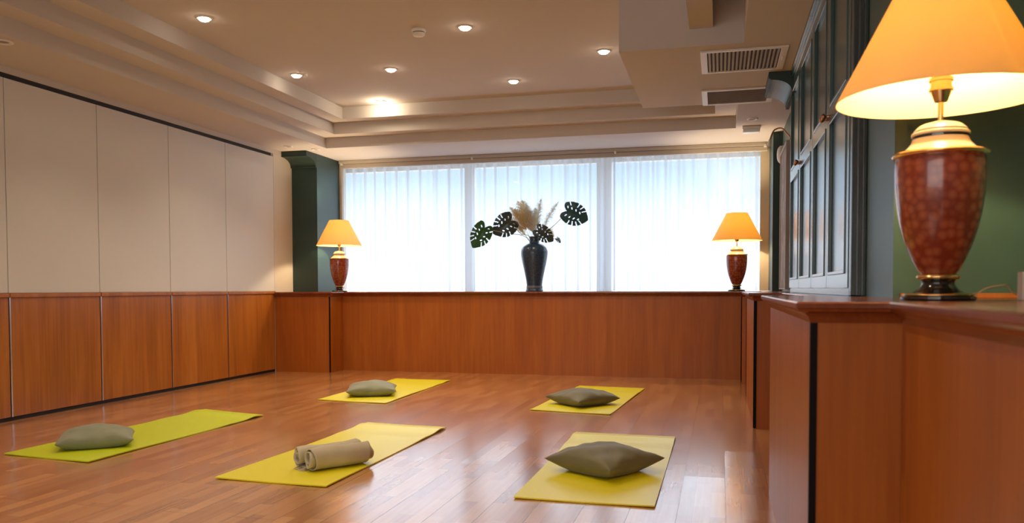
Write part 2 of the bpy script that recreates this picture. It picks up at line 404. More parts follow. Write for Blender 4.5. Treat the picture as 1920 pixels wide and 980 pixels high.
# ------------------------------------------------------------------ movable partition on the left
names = ['narrow sliver of pale folding partition at the left edge of the frame', 'widest looking pale partition panel, next to the left edge of the frame',
         'pale partition panel, second full one counted from the left edge', 'pale partition panel, third full one counted from the left edge',
         'pale partition panel at the far end, beside the corner and the green column']
ys = [3.87, 4.765, 5.655, 6.548, 7.443, 8.376]
for i in range(5):
    a, b = ys[i], ys[i+1]
    p = empty('partition_panel', (XL, (a+b)/2, 0)); tag(p, names[i] + ', wood below and ivory above', 'partition panel', 'panels of the folding partition')
    hw = (b-a)/2; g = .003
    obj('upper_panel', B((-.055, 0.002, -hw+g, hw-g, .925, 2.462), bevel=.003), M['panel_white'], p)
    obj('wood_panel', B((-.055, .004, -hw+.014, hw-.006, .03, .893), bevel=.002), M['wood_left'], p)
    obj('ledge_rail', B((-.055, .016, -hw+g, hw-g, .893, .924), bevel=.004), M['wood_left'], p)
    obj('metal_edge', B((-.05, .007, -hw, -hw+.013, .03, .893)), M['steel'], p)
    obj('shadow_gap', B((-.05, -.006, -hw, hw-.001, .001, .03)), M['track_black'], p)  # black strip stands in for the shadow gap below the panel
t = empty('partition_track', (XL, 3.9, 2.46)); tag(t, 'dark ceiling track above the folding partition on the left', 'track')
obj('slot', B((-.05, -.001, 0, 4.43, .004, .036)), M['track_black'], t)
obj('pelmet', B((-.05, .012, 0, 4.89, .036, .0845)), M['ceiling'], t)

# ------------------------------------------------------------------ counter and wood fronts
def sweep(bm, path, prof):
    """path: list of (x,y), outward = left-hand side; prof: list of (outward offset, z)"""
    n = len(path); P = [Vector(p) for p in path]; rings = []
    for i in range(n):
        d0 = (P[i]-P[i-1]).normalized() if i > 0 else (P[1]-P[0]).normalized()
        d1 = (P[i+1]-P[i]).normalized() if i < n-1 else d0
        n0 = Vector((-d0.y, d0.x)); n1 = Vector((-d1.y, d1.x)); mm = (n0+n1)
        mm = mm/(mm.dot(n0)) if mm.length > 1e-6 else n0
        rings.append([bm.verts.new((P[i].x+mm.x*o, P[i].y+mm.y*o, z)) for o, z in prof])
    for a, b in zip(rings, rings[1:]):
        for k in range(len(prof)-1): bm.faces.new((a[k], a[k+1], b[k+1], b[k]))
    return rings
front = [(.435,YR+.005),(.435,2.17),(.225,2.17),(.225,3.90),(.435,3.90),(.435,5.69),(.225,5.69),(.225,7.30),(.435,7.30),(.435,8.38),(.215,8.38),(.215,8.70),(-4.27,8.70),(-4.27,8.38),(XL+.006,8.38)]
prof = [(.0006,.862),(.004,.862),(.006,.868),(.010,.878),(.018,.886),(.030,.890),(.034,.891),(.036,.897),(.041,.900),(.041,.911),(.037,CT),(-.015,CT)]
bm = bmesh.new(); rings = sweep(bm, front, prof)
# top surface: rectangles behind the moulding
def quad(bm, x0, x1, y0, y1, z): bm.faces.new([bm.verts.new(p) for p in ((x0,y0,z),(x1,y0,z),(x1,y1,z),(x0,y1,z))])
for r in ((.45,.984,YR+.005,2.185),(.24,.984,2.185,2.949),(.24,.559,2.949,3.618),(.24,.609,3.618,3.885),(.45,.609,3.885,5.705),(.24,.609,5.705,7.285),(.45,.609,7.285,8.395),(.23,.609,8.395,8.715),(-4.285,.609,8.715,9.50),(-4.955,-4.285,8.395,9.50)):
    box(bm, r[0], r[1], r[2], r[3], CT-.029, CT)
bmesh.ops.recalc_face_normals(bm, faces=bm.faces[:])
tag(obj('counter_top', bm, M['wood_top']), 'dark polished wood counter top running round the back and right side of the room', 'counter top')

def front_panel(name, boxes, label, cat, trims=(), group=None, seams=()):
    bm = B(*boxes); o = obj(name, bm, M['wood']); tag(o, label, cat, group)
    for tr_ in trims: 
        c = obj('corner_trim', B(tr_), M['black_trim'], o); c['label'] = 'black corner strip'
    for s in seams: obj('joint_strip', B(s), M['wood_top'], o)
    return o
ZC = .885
front_panel('wood_pier', [(XL+.0005,-4.27,8.38,8.705,0,ZC)], 'wide wood-clad pier in the far left corner under the green column', 'pier', [(-4.279,-4.266,8.374,8.384,.004,.862)], 'wood-clad piers along the counter')
front_panel('wainscot', [(-4.268,.213,8.70,8.74,0,ZC)], 'long cherry wood front panel below the window, behind the mats', 'wood panel', [])
front_panel('wood_pier', [(.215,.44,8.38,8.705,0,ZC)], 'narrow wood pier at the far right end of the window counter', 'pier', [(.2095,.217,8.40,8.66,.01,.862)], 'wood-clad piers along the counter')
front_panel('wainscot', [(.435,.47,7.30,8.38,0,ZC)], 'recessed wood panel between the two far piers on the right', 'wood panel')
front_panel('wood_pier', [(.225,.44,5.69,7.30,0,ZC)], 'middle wood pier on the right with a black corner strip and visible foot', 'pier', [(.221,.241,5.685,5.705,.004,.862),(.221,.229,7.29,7.304,.004,.862)], 'wood-clad piers along the counter')
front_panel('wainscot', [(.435,.47,3.90,5.69,0,ZC)], 'recessed wood panel tucked between the middle and nearest right piers', 'wood panel')
front_panel('wood_pier', [(.225,.44,2.17,3.90,0,ZC)], 'nearest wood pier on the right with a broad black corner strip, foot out of frame', 'pier', [(.2215,.238,2.1665,2.185,.004,.862)], 'wood-clad piers along the counter')
front_panel('wainscot', [(.435,.47,YR+.005,2.17,0,ZC)], 'wood front below the big foreground lamp at the right edge', 'wood panel')

# ------------------------------------------------------------------ teal cabinets on the right counter
def cabinet(y0, y1, label):
    c = empty('wall_cabinet', (.52, (y0+y1)/2, CT+.002)); tag(c, label, 'cabinet', 'teal cupboards on the right counter')
    h = Z0-.004-(CT+.002); hw = (y1-y0)/2
    obj('carcass', B((.015, .089, -hw+.001, hw-.001, 0, h)), M['teal'], c)
    obj('crown_moulding', B((-.03, .016, -hw+.001, hw-.001, h-.03, h), (-.018, .016, -hw+.001, hw-.001, h-.05, h-.03), (-.008, .016, -hw+.001, hw-.001, h-.065, h-.05), bevel=.003), M['teal'], c)
    obj('plinth', B((0, .015, -hw+.001, hw-.001, 0, .028)), M['teal'], c)
    for s in (-1, 1):
        a, b = (-hw+.004, -.003) if s < 0 else (.003, hw-.004)
        zt = h-.075; z1 = .032; zm0, zm1 = .835, .905
        fr = [(a, a+.075), (b-.075, b)]
        bm = bmesh.new()
        for (p, q) in fr: box(bm, -.008, .014, p, q, z1, zt, bevel=.002)
        for (p, q) in ((z1, z1+.06), (zm0, zm1), (zt-.06, zt)): box(bm, -.008, .014, a+.075, b-.075, p, q)
        for (p, q) in ((z1+.06, zm0), (zm1, zt-.06)):
            box(bm, .004, .014, a+.075, b-.075, p, q)
        d = obj('door', bm, M['teal'], c)
        bm = bmesh.new()
        for (p, q) in ((z1+.06, zm0), (zm1, zt-.06)):
            y_a, y_b = a+.075, b-.075; wd = .016
            for bb in ((y_a, y_a+wd, p, q), (y_b-wd, y_b, p, q), (y_a+wd, y_b-wd, p, p+wd), (y_a+wd, y_b-wd, q-wd, q)):
                box(bm, -.013, .005, bb[0], bb[1], bb[2], bb[3], bevel=.003)
        obj('panel_moulding', bm, M['teal'], d)
        kb = bmesh.new(); ky = -.038*(-s)
        lathe(kb, smoothprof([(0,0),(.008,0),(.006,.012),(.013,.02),(.015,.028),(.010,.035),(0,.037)], 4), 16)
        bmesh.ops.rotate(kb, verts=kb.verts[:], cent=(0,0,0), matrix=Matrix.Rotation(-PI/2, 3, 'Y'))
        bmesh.ops.translate(kb, verts=kb.verts[:], vec=(-.008, ky, (zm0+zm1)/2))
        obj('knob', kb, M['copper'], d, smooth=True)
cabinet(3.61, 5.01, 'tall dark teal two-door cupboard nearer to the foreground lamp')
cabinet(5.01, 6.55, 'tall dark teal two-door cupboard farther away, beside the tall picture')
tag(obj('trim_9', B((.515,.56,3.545,3.605,CT+.002,Z0-.002),(.53,.56,3.50,3.545,CT+.002,Z0-.002),(.545,.56,3.47,3.50,CT+.002,Z0-.002), bevel=.003), M['teal_dark']), kind='structure')

# ------------------------------------------------------------------ picture, picture light, wall disc
p = empty('tall_picture', (.58, 7.75, CT+.03)); tag(p, 'tall weathered grey-beige picture hung beside the far pilaster, seen edge-on', 'picture')
m = mat('aged_picture', (.4,.35,.3), 0.7)
f = noise(m, pos(m, (1,14,5)), 1.0, 5, 0.7, 1.0)
L(m, ramp(m, f, [(0.32,(.06,.06,.06)),(0.45,(.30,.25,.21)),(0.6,(.46,.40,.36)),(0.75,(.60,.56,.52))]), bs(m).inputs['Base Color'])
obj('canvas', B((-.03, .02, -.34, .33, .0, 1.24)), m, p)
obj('frame', B((-.038, .025, -.37, -.34, -.01, 1.27), (-.038, .025, .33, .36, -.01, 1.27), (-.038, .025, -.34, .33, 1.24, 1.27), (-.038, .025, -.34, .33, -.01, 0), bevel=.003), mat('grey_frame', (.38,.33,.30), 0.5), p)
q = empty('picture_light', (XW, 7.75, 2.30)); tag(q, 'small curved brass picture light above the tall picture', 'picture light')
tube_pts = smoothprof([(0,0,0),(-.03,0,.03),(-.08,0,.085),(-.14,0,.075),(-.17,0,.02),(-.18,0,-.02)], 6)
bm = bmesh.new(); tube(bm, tube_pts, .007); obj('arm', bm, M['copper'], q, smooth=True)
bm = bmesh.new(); tube(bm, [(-.178,0,-.01),(-.19,0,-.07)], [.012,.014], 12); obj('lamp_head', bm, M['white_plastic'], q, smooth=True)
bm = bmesh.new(); tube(bm, [(-.012,0,0),(0,0,0)], .022, 16); obj('wall_plate', bm, M['copper'], q)
bm = bmesh.new(); lathe(bm, smoothprof([(.085,0),(.085,.045),(.078,.062),(.05,.08),(0,.086)], 5), 32)
bmesh.ops.rotate(bm, verts=bm.verts[:], cent=(0,0,0), matrix=Matrix.Rotation(-PI/2, 3, 'Y'))
o = obj('wall_disc', bm, M['white_plastic'], smooth=True); o.location = (XW, 8.30, 2.235)
tag(o, 'round white domed disc on the wall beside the tall picture', 'wall disc')

# ------------------------------------------------------------------ ceiling fittings
def vent(loc, kind, label):
    v = empty('air_vent', loc); tag(v, label, 'air vent', 'vents in the ceiling bulkhead')
    hx, hy = .285, (.285 if kind == 'grille' else .265); d = -.012
    obj('frame', B((-hx, -hx+.045, -hy, hy, d, -.0005), (hx-.045, hx, -hy, hy, d, -.0005), (-hx+.045, hx-.045, -hy, -hy+.03, d, -.0005), (-hx+.045, hx-.045, hy-.03, hy, d, -.0005), bevel=.002), M['white_plastic'], v)
    if kind == 'grille':
        obj('backing', B((-hx+.045, hx-.045, -hy+.03, hy-.03, -.003, -.0005)), M['vent_dark'], v)
        n = 18
        for k in range(n):
            x = -hx+.06 + (2*hx-.12)*k/(n-1)
            bm = B((-.0075, .0075, -hy+.03, hy-.03, -.0008, .0008))
            bmesh.ops.rotate(bm, verts=bm.verts[:], cent=(0,0,0), matrix=Matrix.Rotation(math.radians(-28), 3, 'Y'))
            bmesh.ops.translate(bm, verts=bm.verts[:], vec=(x, 0, -.009)); obj('slat', bm, M['white_plastic'], v)
        obj('lever', B((hx-.03, hx-.02, -.06, 0.0, -.025, -.012), bevel=.002), M['white_plastic'], v)
    else:
        m_ = M['vent_mesh']; bm = B((-hx+.045, hx-.045, -hy+.03, hy-.03, -.004, -.0005))
        for k in range(12):
            y = -hy+.05+(2*hy-.1)*k/11; box(bm, -hx+.045, hx-.045, y-.004, y+.004, -.007, -.004)
        obj('filter', bm, m_, v)
vent((.145, 5.965, Z0), 'grille', 'white ceiling vent with open slats, nearer of the two on the bulkhead')
vent((.13, 7.06, Z0), 'filter', 'ceiling vent with a fine grey filter, farther of the two on the bulkhead')
em = empty('emergency_light', (.29, 8.45, Z0)); tag(em, 'small white box light on the ceiling near the right end of the window', 'emergency light')
obj('housing', B((-.085, .085, -.05, .05, -.028, -.0005), bevel=.004), M['white_plastic'], em)
obj('diffuser', B((-.08, .08, -.045, .045, -.06, -.028), bevel=.006), mat('frosted_lens', (.80,.86,.90), 0.3), em)
def ring(loc, label, r=.05, group=None):
    bm = bmesh.new(); lathe(bm, [(r*.6,-.001),(r*.62,-.006),(r*.85,-.010),(r,-.006),(r,-.0005)], 32)
    o = obj('recessed_spotlight', bm, M['white_plastic'], smooth=True); o.location = loc; tag(o, label, 'spotlight', group)
    bm = bmesh.new(); lathe(bm, [(0,-.002),(r*.6,-.002)], 24); obj('lens', bm, mat('unlit_lens', (.25,.22,.2), 0.3), o)
ring((.286, 8.05, Z0), 'unlit ring spotlight in the ceiling just behind the box light')
ring((-4.69, 8.24, Z0), 'flush unlit spotlight in the low ceiling near the left wall corner')
ring((-4.49, 8.50, Z0), 'flush unlit spotlight in the low ceiling above the left urn lamp')
ring((-4.48, 4.31, Z0), 'flush unlit spotlight in the low ceiling at the left edge of the frame', .06)
sd = empty('smoke_detector', (-2.217, 5.84, ZT)); tag(sd, 'small white round smoke detector on the ceiling', 'smoke detector')
bm = bmesh.new(); lathe(bm, smoothprof([(.052,-.0005),(.054,-.012),(.050,-.022),(.038,-.026)], 4), 32); obj('base', bm, M['white_plastic'], sd, smooth=True)
bm = bmesh.new(); lathe(bm, [(.036,-.022),(.036,-.036)], 32); obj('sensor_slots', bm, M['vent_dark'], sd, smooth=True)
bm = bmesh.new(); lathe(bm, smoothprof([(.046,-.030),(.045,-.042),(.030,-.052),(0,-.054)], 4), 32); obj('cap', bm, M['white_plastic'], sd, smooth=True)

DL = [(-3.616,5.196,'glowing downlight nearest the camera on the left of the ceiling'),
      (-3.763,6.777,'glowing downlight second in the left row, beside the stepped edge'),
      (-2.852,6.814,'glowing downlight left of the middle, beyond the smoke detector'),
      (-1.86,5.87,'glowing downlight right of the smoke detector'),
      (-.941,6.748,'glowing downlight beside the ceiling bulkhead on the right'),
      (-1.897,7.491,'glowing downlight farthest in the middle, above the vase'),
      (-3.442,7.955,'glowing downlight against the far ceiling step that it lights up'),
      (-3.6,3.4,None), (-1.9,3.9,None), (-1.0,2.2,None), (-2.9,1.8,None), (-1.9,0.2,None)]  # entries without a label: unseen beams added for ambient light, no fitting
spd = bpy.data.lights.new('downlight_beam', 'SPOT'); spd.energy = DOWN_W; spd.spot_size = math.radians(115); spd.spot_blend = 0.8; spd.color = (1,.80,.58); spd.shadow_soft_size = .035
for x, y, lab in DL:
    if lab:
        d = empty('downlight', (x, y, ZT)); tag(d, lab, 'downlight', 'lit downlights in the ceiling')
        bm = bmesh.new(); lathe(bm, smoothprof([(.040,-.001),(.042,-.008),(.052,-.009),(.056,-.004),(.057,-.0005)], 3), 32); obj('bezel', bm, M['white_plastic'], d, smooth=True)
        bm = bmesh.new(); lathe(bm, smoothprof([(.040,-.003),(.038,-.014),(.026,-.024),(0,-.029)], 4), 32); obj('lens', bm, M['spot_bulb'], d, smooth=True)
    o = bpy.data.objects.new('downlight_beam', spd); COL.objects.link(o); o.location = (x, y, ZT-.05)
# the last downlight sits tight against the step: a wash on the step face
pd = bpy.data.lights.new('downlight_wash', 'POINT'); pd.energy = 4.5; pd.color = (1,.80,.52); pd.shadow_soft_size = .03
o = bpy.data.objects.new('downlight_wash', pd); COL.objects.link(o); o.location = (-3.442, 7.955, ZT-.07)

# ------------------------------------------------------------------ urn table lamps
def lamp(loc, label, cord=False, watt=LAMP_W):
    t = empty('table_lamp', loc); tag(t, label, 'table lamp', 'urn table lamps on the counter')
    bm = bmesh.new(); lathe(bm, [(0,0),(.088,0),(.092,.004),(.092,.010),(.084,.013)] + smoothprof([(.072,.017),(.050,.030),(.040,.045),(.044,.056)], 4) + [(0,.056)], 64)
    obj('base', bm, M['lacquer'], t, smooth=True, sharp=35)
    bm = bmesh.new(); lathe(bm, smoothprof([(.080,.0125),(.087,.0145),(.080,.019),(.068,.0205)], 3), 64); obj('base_ring', bm, M['gold'], t, smooth=True)
    bm = bmesh.new(); lathe(bm, [(.040,.056)] + smoothprof([(.050,.057),(.054,.063),(.050,.069)], 4) + [(.040,.070)], 64); obj('neck_ring', bm, M['gold'], t, smooth=True)
    bm = bmesh.new(); lathe(bm, smoothprof([(.042,.070),(.058,.095),(.082,.155),(.100,.225),(.109,.300),(.1105,.360),(.108,.385)], 8), 64); obj('urn_body', bm, M['urn'], t, smooth=True)
    bm = bmesh.new(); lathe(bm, [(.105,.383)] + smoothprof([(.116,.384),(.1185,.390),(.114,.396)], 4) + [(.095,.398)], 64); obj('shoulder_ring', bm, M['gold'], t, smooth=True)
    bm = bmesh.new(); lathe(bm, smoothprof([(.104,.396),(.088,.405),(.074,.420),(.068,.434)], 5), 64); obj('shoulder', bm, M['cream'], t, smooth=True)
    bm = bmesh.new(); lathe(bm, [(.066,.432),(.069,.434),(.069,.440),(.066,.441)], 48); obj('black_band', bm, M['lacquer'], t)
    bm = bmesh.new(); lathe(bm, [(.066,.440)] + smoothprof([(.071,.442),(.070,.449),(.064,.452)], 3) + smoothprof([(.065,.456),(.050,.470),(.025,.478),(.010,.482)], 4), 48); obj('cap', bm, M['cream'], t, smooth=True, sharp=50)
    bm = bmesh.new(); lathe(bm, [(.007,.480),(.007,.530)] + smoothprof([(.016,.532),(.022,.548),(.026,.560)], 3) + [(.030,.561),(.030,.568),(.026,.569),(.026,.585),(.030,.586),(.030,.594),(.018,.596)], 32); obj('socket', bm, M['gold'], t, smooth=True, sharp=40)
    bm = bmesh.new(); lathe(bm, smoothprof([(.013,.596),(.016,.610),(.030,.645),(.026,.668),(.012,.680),(0,.682)], 5), 24); obj('bulb', bm, M['bulb'], t, smooth=True)
    zb, zt, rb, rt = .540, .835, .264, .112
    bm = bmesh.new(); lathe(bm, [(rb,zb),(rt,zt),(rt-.002,zt),(rb-.002,zb),(rb,zb)], 96); s = obj('lamp_shade', bm, M['shade'], t, smooth=True, sharp=40)
    bm = bmesh.new()
    for k in range(3):
        a = 2*PI*k/3; tube(bm, [(0,0,zt-.02),(rt*math.cos(a)*.985, rt*math.sin(a)*.985, zt-.006)], .002, 6)
    tube(bm, [(.012,0,.590),(.045,0,.62),(.045,0,.70),(.012,0,zt-.02)], .0018, 6); tube(bm, [(-.012,0,.590),(-.045,0,.62),(-.045,0,.70),(-.012,0,zt-.02)], .0018, 6)
    obj('shade_carrier', bm, M['brass'], s, smooth=True)
    if cord:
        bm = bmesh.new()
        tube(bm, smoothprof([(.085,.02,.006),(.10,.02,.018),(.125,.02,.033),(.165,.03,.040),(.18,.04,.038),(.195,.05,.022),(.225,.07,.008),(.26,.09,.003),(.34,.12,.003)], 5), .0022, 8)
        obj('power_cord', bm, M['rubber'], t, smooth=True)
    l = bpy.data.lights.new('bulb_light', 'POINT'); l.energy = watt; l.color = (1,.72,.40); l.shadow_soft_size = .035
    o = bpy.data.objects.new('bulb_light', l); COL.objects.link(o); o.location = (loc[0], loc[1], loc[2]+.70)
    return t
lamp((.571, 2.415, CT), 'big lit urn lamp in the right foreground, shade cut by the frame', True)
lamp((-4.335, 8.76, CT), 'lit orange urn lamp at the far left end of the counter, beside the green column')
lamp((.172, 9.08, CT), 'lit purplish urn lamp at the far right end of the window counter')
# pale thing at the very right edge on the counter
o = obj('card_box', B((-.03, .03, -.02, .02, 0, .075), bevel=.003), mat('pale_card', (.66,.58,.50), 0.6)); o.location = (.793, 2.40, CT); tag(o, 'small pale upright box on the counter, cut by the right edge', 'box')

# ------------------------------------------------------------------ vase and its foliage
VX, VY = -2.045, 9.02
vz = empty('vase', (VX, VY, CT)); tag(vz, 'tall dark blue glazed vase in the middle of the window counter', 'vase')
vp = smoothprof([(.098,0),(.100,.010),(.092,.030),(.088,.060),(.096,.130),(.116,.230),(.138,.330),(.151,.410),(.150,.460),(.132,.505),(.095,.535),(.064,.548),(.056,.565),(.056,.595),(.062,.617),(.064,.622)], 5)
bm = bmesh.new(); lathe(bm, [(0,0)] + vp + [(.056,.622),(.048,.60),(.048,.56),(0,.55)], 64); obj('vase_body', bm, M['vase'], vz, smooth=True, sharp=50)
bm = bmesh.new(); lathe(bm, [(.0925,.038),(.0932,.040),(.0905,.062),(.0895,.064)], 64); obj('band', bm, M['vase_band'], vz, smooth=True)

def inside_leaf(u, v):
    """leaf in unit coordinates, tip at v=-1, stalk joint near v=.55; v up"""
    a = math.atan2(u, -(v-.12)); r = math.hypot(u, v-.12)
    th = abs(a)
    R = .92*(1 - .12*math.sin(th)**2)
    if th < .5: R += .16*(1-th/.5)**1.5
    if th > 2.5: R *= 1 - .55*((th-2.5)/(PI-2.5))**1.4
    R *= .90
    if r > R: return False
    # slits from the margin towards the midrib
    for k, (s, wd, ln) in enumerate(((.52,.045,.36),(.90,.055,.34),(1.28,.055,.38),(1.68,.055,.36),(2.08,.05,.32))):
        for sg in (-1, 1):
            ss = s + (.09 if sg > 0 else 0)
            dth = (a*sg - ss)
            if abs(dth)*r < .62*wd*(.25+.75*r) and r > R*(1-ln) and (k + (sg > 0)) % 5 != 4: return False
    # holes near the midrib
    for k, (t, d) in enumerate(((-.38,.20),(-.12,.26),(.14,.28),(.38,.26))):
        for sg in (-1, 1):
            cu, cv = sg*d, t + .1 + (.06 if sg > 0 else 0)
            du, dv = u-cu, v-cv
            ang = sg*.55; p = du*math.cos(ang)+dv*math.sin(ang); q = -du*math.sin(ang)+dv*math.cos(ang)
            if (p/.075)**2 + (q/.030)**2 < 1: return False
    return True
def leaf(center, size, rot, material, label, stalk, width=1.0, turn=0.0):
    t = empty('monstera_leaf', (VX, VY, CT+.56)); tag(t, label, 'leaf', 'split leaves in the dark vase')
    n = 84; bm = bmesh.new(); V = {}
    c = Vector(center) - Vector((VX, VY, CT+.56)); cr, sr = math.cos(rot), math.sin(rot); ct, st = math.cos(turn), math.sin(turn)
    def P(i, j):
        if (i, j) not in V:
            u = -1+2*i/n; v = -1.05+2.1*j/n
            dy = -.16*u*u + .10*abs(u) - .12*(v-.2)**2
            x, y, z = u*width, dy, v
            x, y = x*ct - y*st, x*st + y*ct
            x, z = x*cr - z*sr, x*sr + z*cr
            V[(i, j)] = bm.verts.new(c + Vector((x, y, z))*size)
        return V[(i, j)]
    for i in range(n):
        for j in range(n):
            if inside_leaf(-1+2*(i+.5)/n, -1.05+2.1*(j+.5)/n): bm.faces.new((P(i,j), P(i+1,j), P(i+1,j+1), P(i,j+1)))
    for _ in range(2): bmesh.ops.smooth_vert(bm, verts=[v for v in bm.verts if v.is_boundary], factor=.5, use_axis_x=True, use_axis_y=True, use_axis_z=True)
    r = bmesh.ops.solidify(bm, geom=bm.faces[:], thickness=.0015)
    b = obj('blade', bm, material, t, smooth=True)
    jt = Vector((0, 0, .45)); x, z = -jt.z*sr, jt.z*cr; J = c + Vector((x, .012/size, z))*size
    pts = [Vector((0,0,-.05)), Vector((stalk[0]*.4, .0, .07)), Vector(stalk), J]
    bm = bmesh.new(); tube(bm, smoothprof([tuple(p_) for p_ in pts], 6), .0035, 8); obj('stalk', bm, M['stem'], t, smooth=True)
def at(px, py, Y):       # where a point of the view meets the plane of depth Y
    d = Mw @ Vector((px-CX, F_PX, CY-py)); k = Y/d.y; return (d.x*k, Y, CAM_H+d.z*k)
leaf(at(901,441,8.86), .200, -.55, M['leaf_green'], 'bright green split leaf hanging lowest at the far left of the vase', (-.30,-.05,.10), .84)
leaf(at(946,423,8.96), .190, -.95, M['leaf_dark'], 'dark split leaf between the bright green leaf and the pampas', (-.16,.0,.10), 1.0)
leaf(at(1020,439,8.98), .165, .95, M['leaf_dark'], 'small dark split leaf hanging just right of the vase neck', (.08,.0,.09), .75)
leaf(at(1078,402,9.05), .200, 1.15, M['leaf_blue'], 'blue-green split leaf held highest at the far right of the vase', (.24,.02,.20), .90)
leaf(at(1047,450,9.10), .050, .7, M['leaf_dark'], 'tiny dark leaf tip dangling lowest right of the vase', (.14,.04,.04), .7)

def plume(tip, spread, label, m_, seed, curve=0.0, length=.30, base_off=0.0):
    rnd = random.Random(seed)
    t = empty('pampas_plume', (VX, VY, CT+.56)); tag(t, label, 'pampas plume', 'pampas plumes in the dark vase')
    T = Vector(tip) - Vector((VX, VY, CT+.56)); S = Vector((T.x*.05, 0, -.05))
    mid = S.lerp(T, .55) + Vector((-T.x*.10, 0, .05)) + Vector((0, 0, curve))
    def Q(s): return (1-s)**2*S + 2*s*(1-s)*mid + s*s*T
    bm = bmesh.new(); tube(bm, [Q(k/12) for k in range(13)], [.0026-.0018*k/12 for k in range(13)], 6); obj('stem', bm, M['stem'], t, smooth=True)
    bm = bmesh.new(); tot = 650
    L0 = (T-S).length; s0 = max(.25, 1-length/L0)
    for k in range(tot):
        s = s0 + (1-s0)*rnd.random()**1.15; p = Q(s); q = (s-s0)/(1-s0)
        wdt = spread*math.sin(min(1, q*1.0+.12)*PI)**.7*(1-.55*q)
        d = (Q(min(1, s+.02))-Q(s-.02)).normalized()
        a = rnd.uniform(0, 2*PI); e1 = d.cross(Vector((0,1,0))).normalized(); e2 = d.cross(e1)
        o_ = (e1*math.cos(a)+e2*math.sin(a)); ln = wdt*rnd.uniform(.5, 1.1)
        m1_ = p + o_*ln*.5 + d*ln*.45; e_ = p + o_*ln + d*ln*.55 + Vector((0,0,-.3*ln))
        wv = d.cross(o_).normalized()*rnd.uniform(.0012, .0022)
        vs = [bm.verts.new(x) for x in (p-wv*.5, p+wv*.5, m1_+wv, m1_-wv, e_)]
        bm.faces.new((vs[0], vs[1], vs[2], vs[3])); bm.faces.new((vs[3], vs[2], vs[4]))
    obj('plume', bm, m_, t)
PL = [((961,388),.15,'broad low cream plume filling the middle of the bunch','pampas',0,.24),
      ((992,390),.13,'pale broad plume just right of the bunch centre','pampas_white',0,.22),
      ((1004,384),.11,'soft pale plume between the centre and the right white plumes','pampas_white',0,.26),
      ((967,371),0.136,'dense cream plume rising at the left of the pampas bunch','pampas',0,.34),
      ((976,369),0.136,'tall pointed cream plume left of centre','pampas',0,.36),
      ((951,384),0.109,'short feathery cream plume leaning up to the left','pampas',.02,.30),
      ((931,398),0.081,'thin cream plume sweeping lowest to the left','pampas',.05,.32),
      ((940,414),0.100,'drooping cream plume hanging over the dark split leaf','pampas',.10,.30),
      ((984,374),0.100,'pale wispy plume in the centre of the bunch','pampas_white',0,.30),
      ((1016,366),0.081,'tall white plume right of centre','pampas_white',0,.30),
      ((1052,372),0.081,'long white plume reaching up to the right','pampas_white',0,.34),
      ((1043,452),0.081,'arching cream plume drooping down on the right','pampas',.26,.42)]
for k, ((px, py), sp, lab, mm_, cv, ln) in enumerate(PL):
    plume(at(px, py, 8.96+.03*(k % 4)), sp*1.45, lab, M[mm_], 10+k, cv, ln+.09)

# ------------------------------------------------------------------ yoga mats
def yoga_mat(c, material, label, seed, hump=.015):
    A_, B_, C_, D_ = [Vector((x, y, 0)) for x, y in c]     # near-left, near-right, far-right, far-left
    O = (A_+B_+C_+D_)/4; bm = bmesh.new(); nu, nv = 24, 60
    rnd = random.Random(seed); ph = rnd.uniform(0, 6)
    def h(u, v):
        e = abs(2*u-1)
        z = .0022*(1+math.sin(v*7+ph))*(.4+.6*e)
        z += hump*math.exp(-((v-.93)/.045)**2)*(1-.3*e) * .9 + .003*math.exp(-((v-.75)/.05)**2)
        z += .010*max(0, (.05-v)/.05)**2*e
        return z*min(1, 14*v+.25)
    g = [[None]*(nu+1) for _ in range(nv+1)]
    for j in range(nv+1):
        for i in range(nu+1):
            u, v = i/nu, j/nv; p = (A_*(1-u)+B_*u)*(1-v) + (D_*(1-u)+C_*u)*v
            g[j][i] = bm.verts.new((p.x-O.x, p.y-O.y, .0005+h(u, v)))
    for j in range(nv):
        for i in range(nu): bm.faces.new((g[j][i], g[j][i+1], g[j+1][i+1], g[j+1][i]))
    bmesh.ops.recalc_face_normals(bm, faces=bm.faces[:])
    bmesh.ops.solidify(bm, geom=bm.faces[:], thickness=-.006)
    zmin = min(v.co.z for v in bm.verts)
    for v in bm.verts: v.co.z -= zmin - .0005
    o = obj('yoga_mat', bm, material, smooth=True, sharp=50); o.location = (O.x, O.y, 0)
    tag(o, label, 'yoga mat', 'yoga mats laid out on the floor')
yoga_mat([(-3.985,3.775),(-3.345,3.705),(-3.30,5.393),(-3.905,5.545)], M['mat_green'], 'lime green yoga mat nearest the left partition, under the sage grey cushion', 1)
yoga_mat([(-3.324,6.286),(-2.669,6.209),(-2.688,7.922),(-3.287,7.934)], M['mat_yellow'], 'far yellow-green yoga mat near the window, left of the middle', 2, .005)
yoga_mat([(-2.446,3.544),(-1.817,3.510),(-1.795,5.204),(-2.397,5.264)], M['mat_yellow'], 'yellow-green yoga mat carrying the rolled blanket', 3)
yoga_mat([(-.898,3.529),(-.267,3.525),(-.266,5.21),(-.908,5.231)], M['mat_yellow'], 'bright yellow yoga mat nearest the camera on the right', 4)
yoga_mat([(-1.428,6.142),(-.791,6.046),(-.681,7.705),(-1.313,7.773)], M['mat_yellow'], 'far yellow yoga mat on the right side of the room', 5, .004)

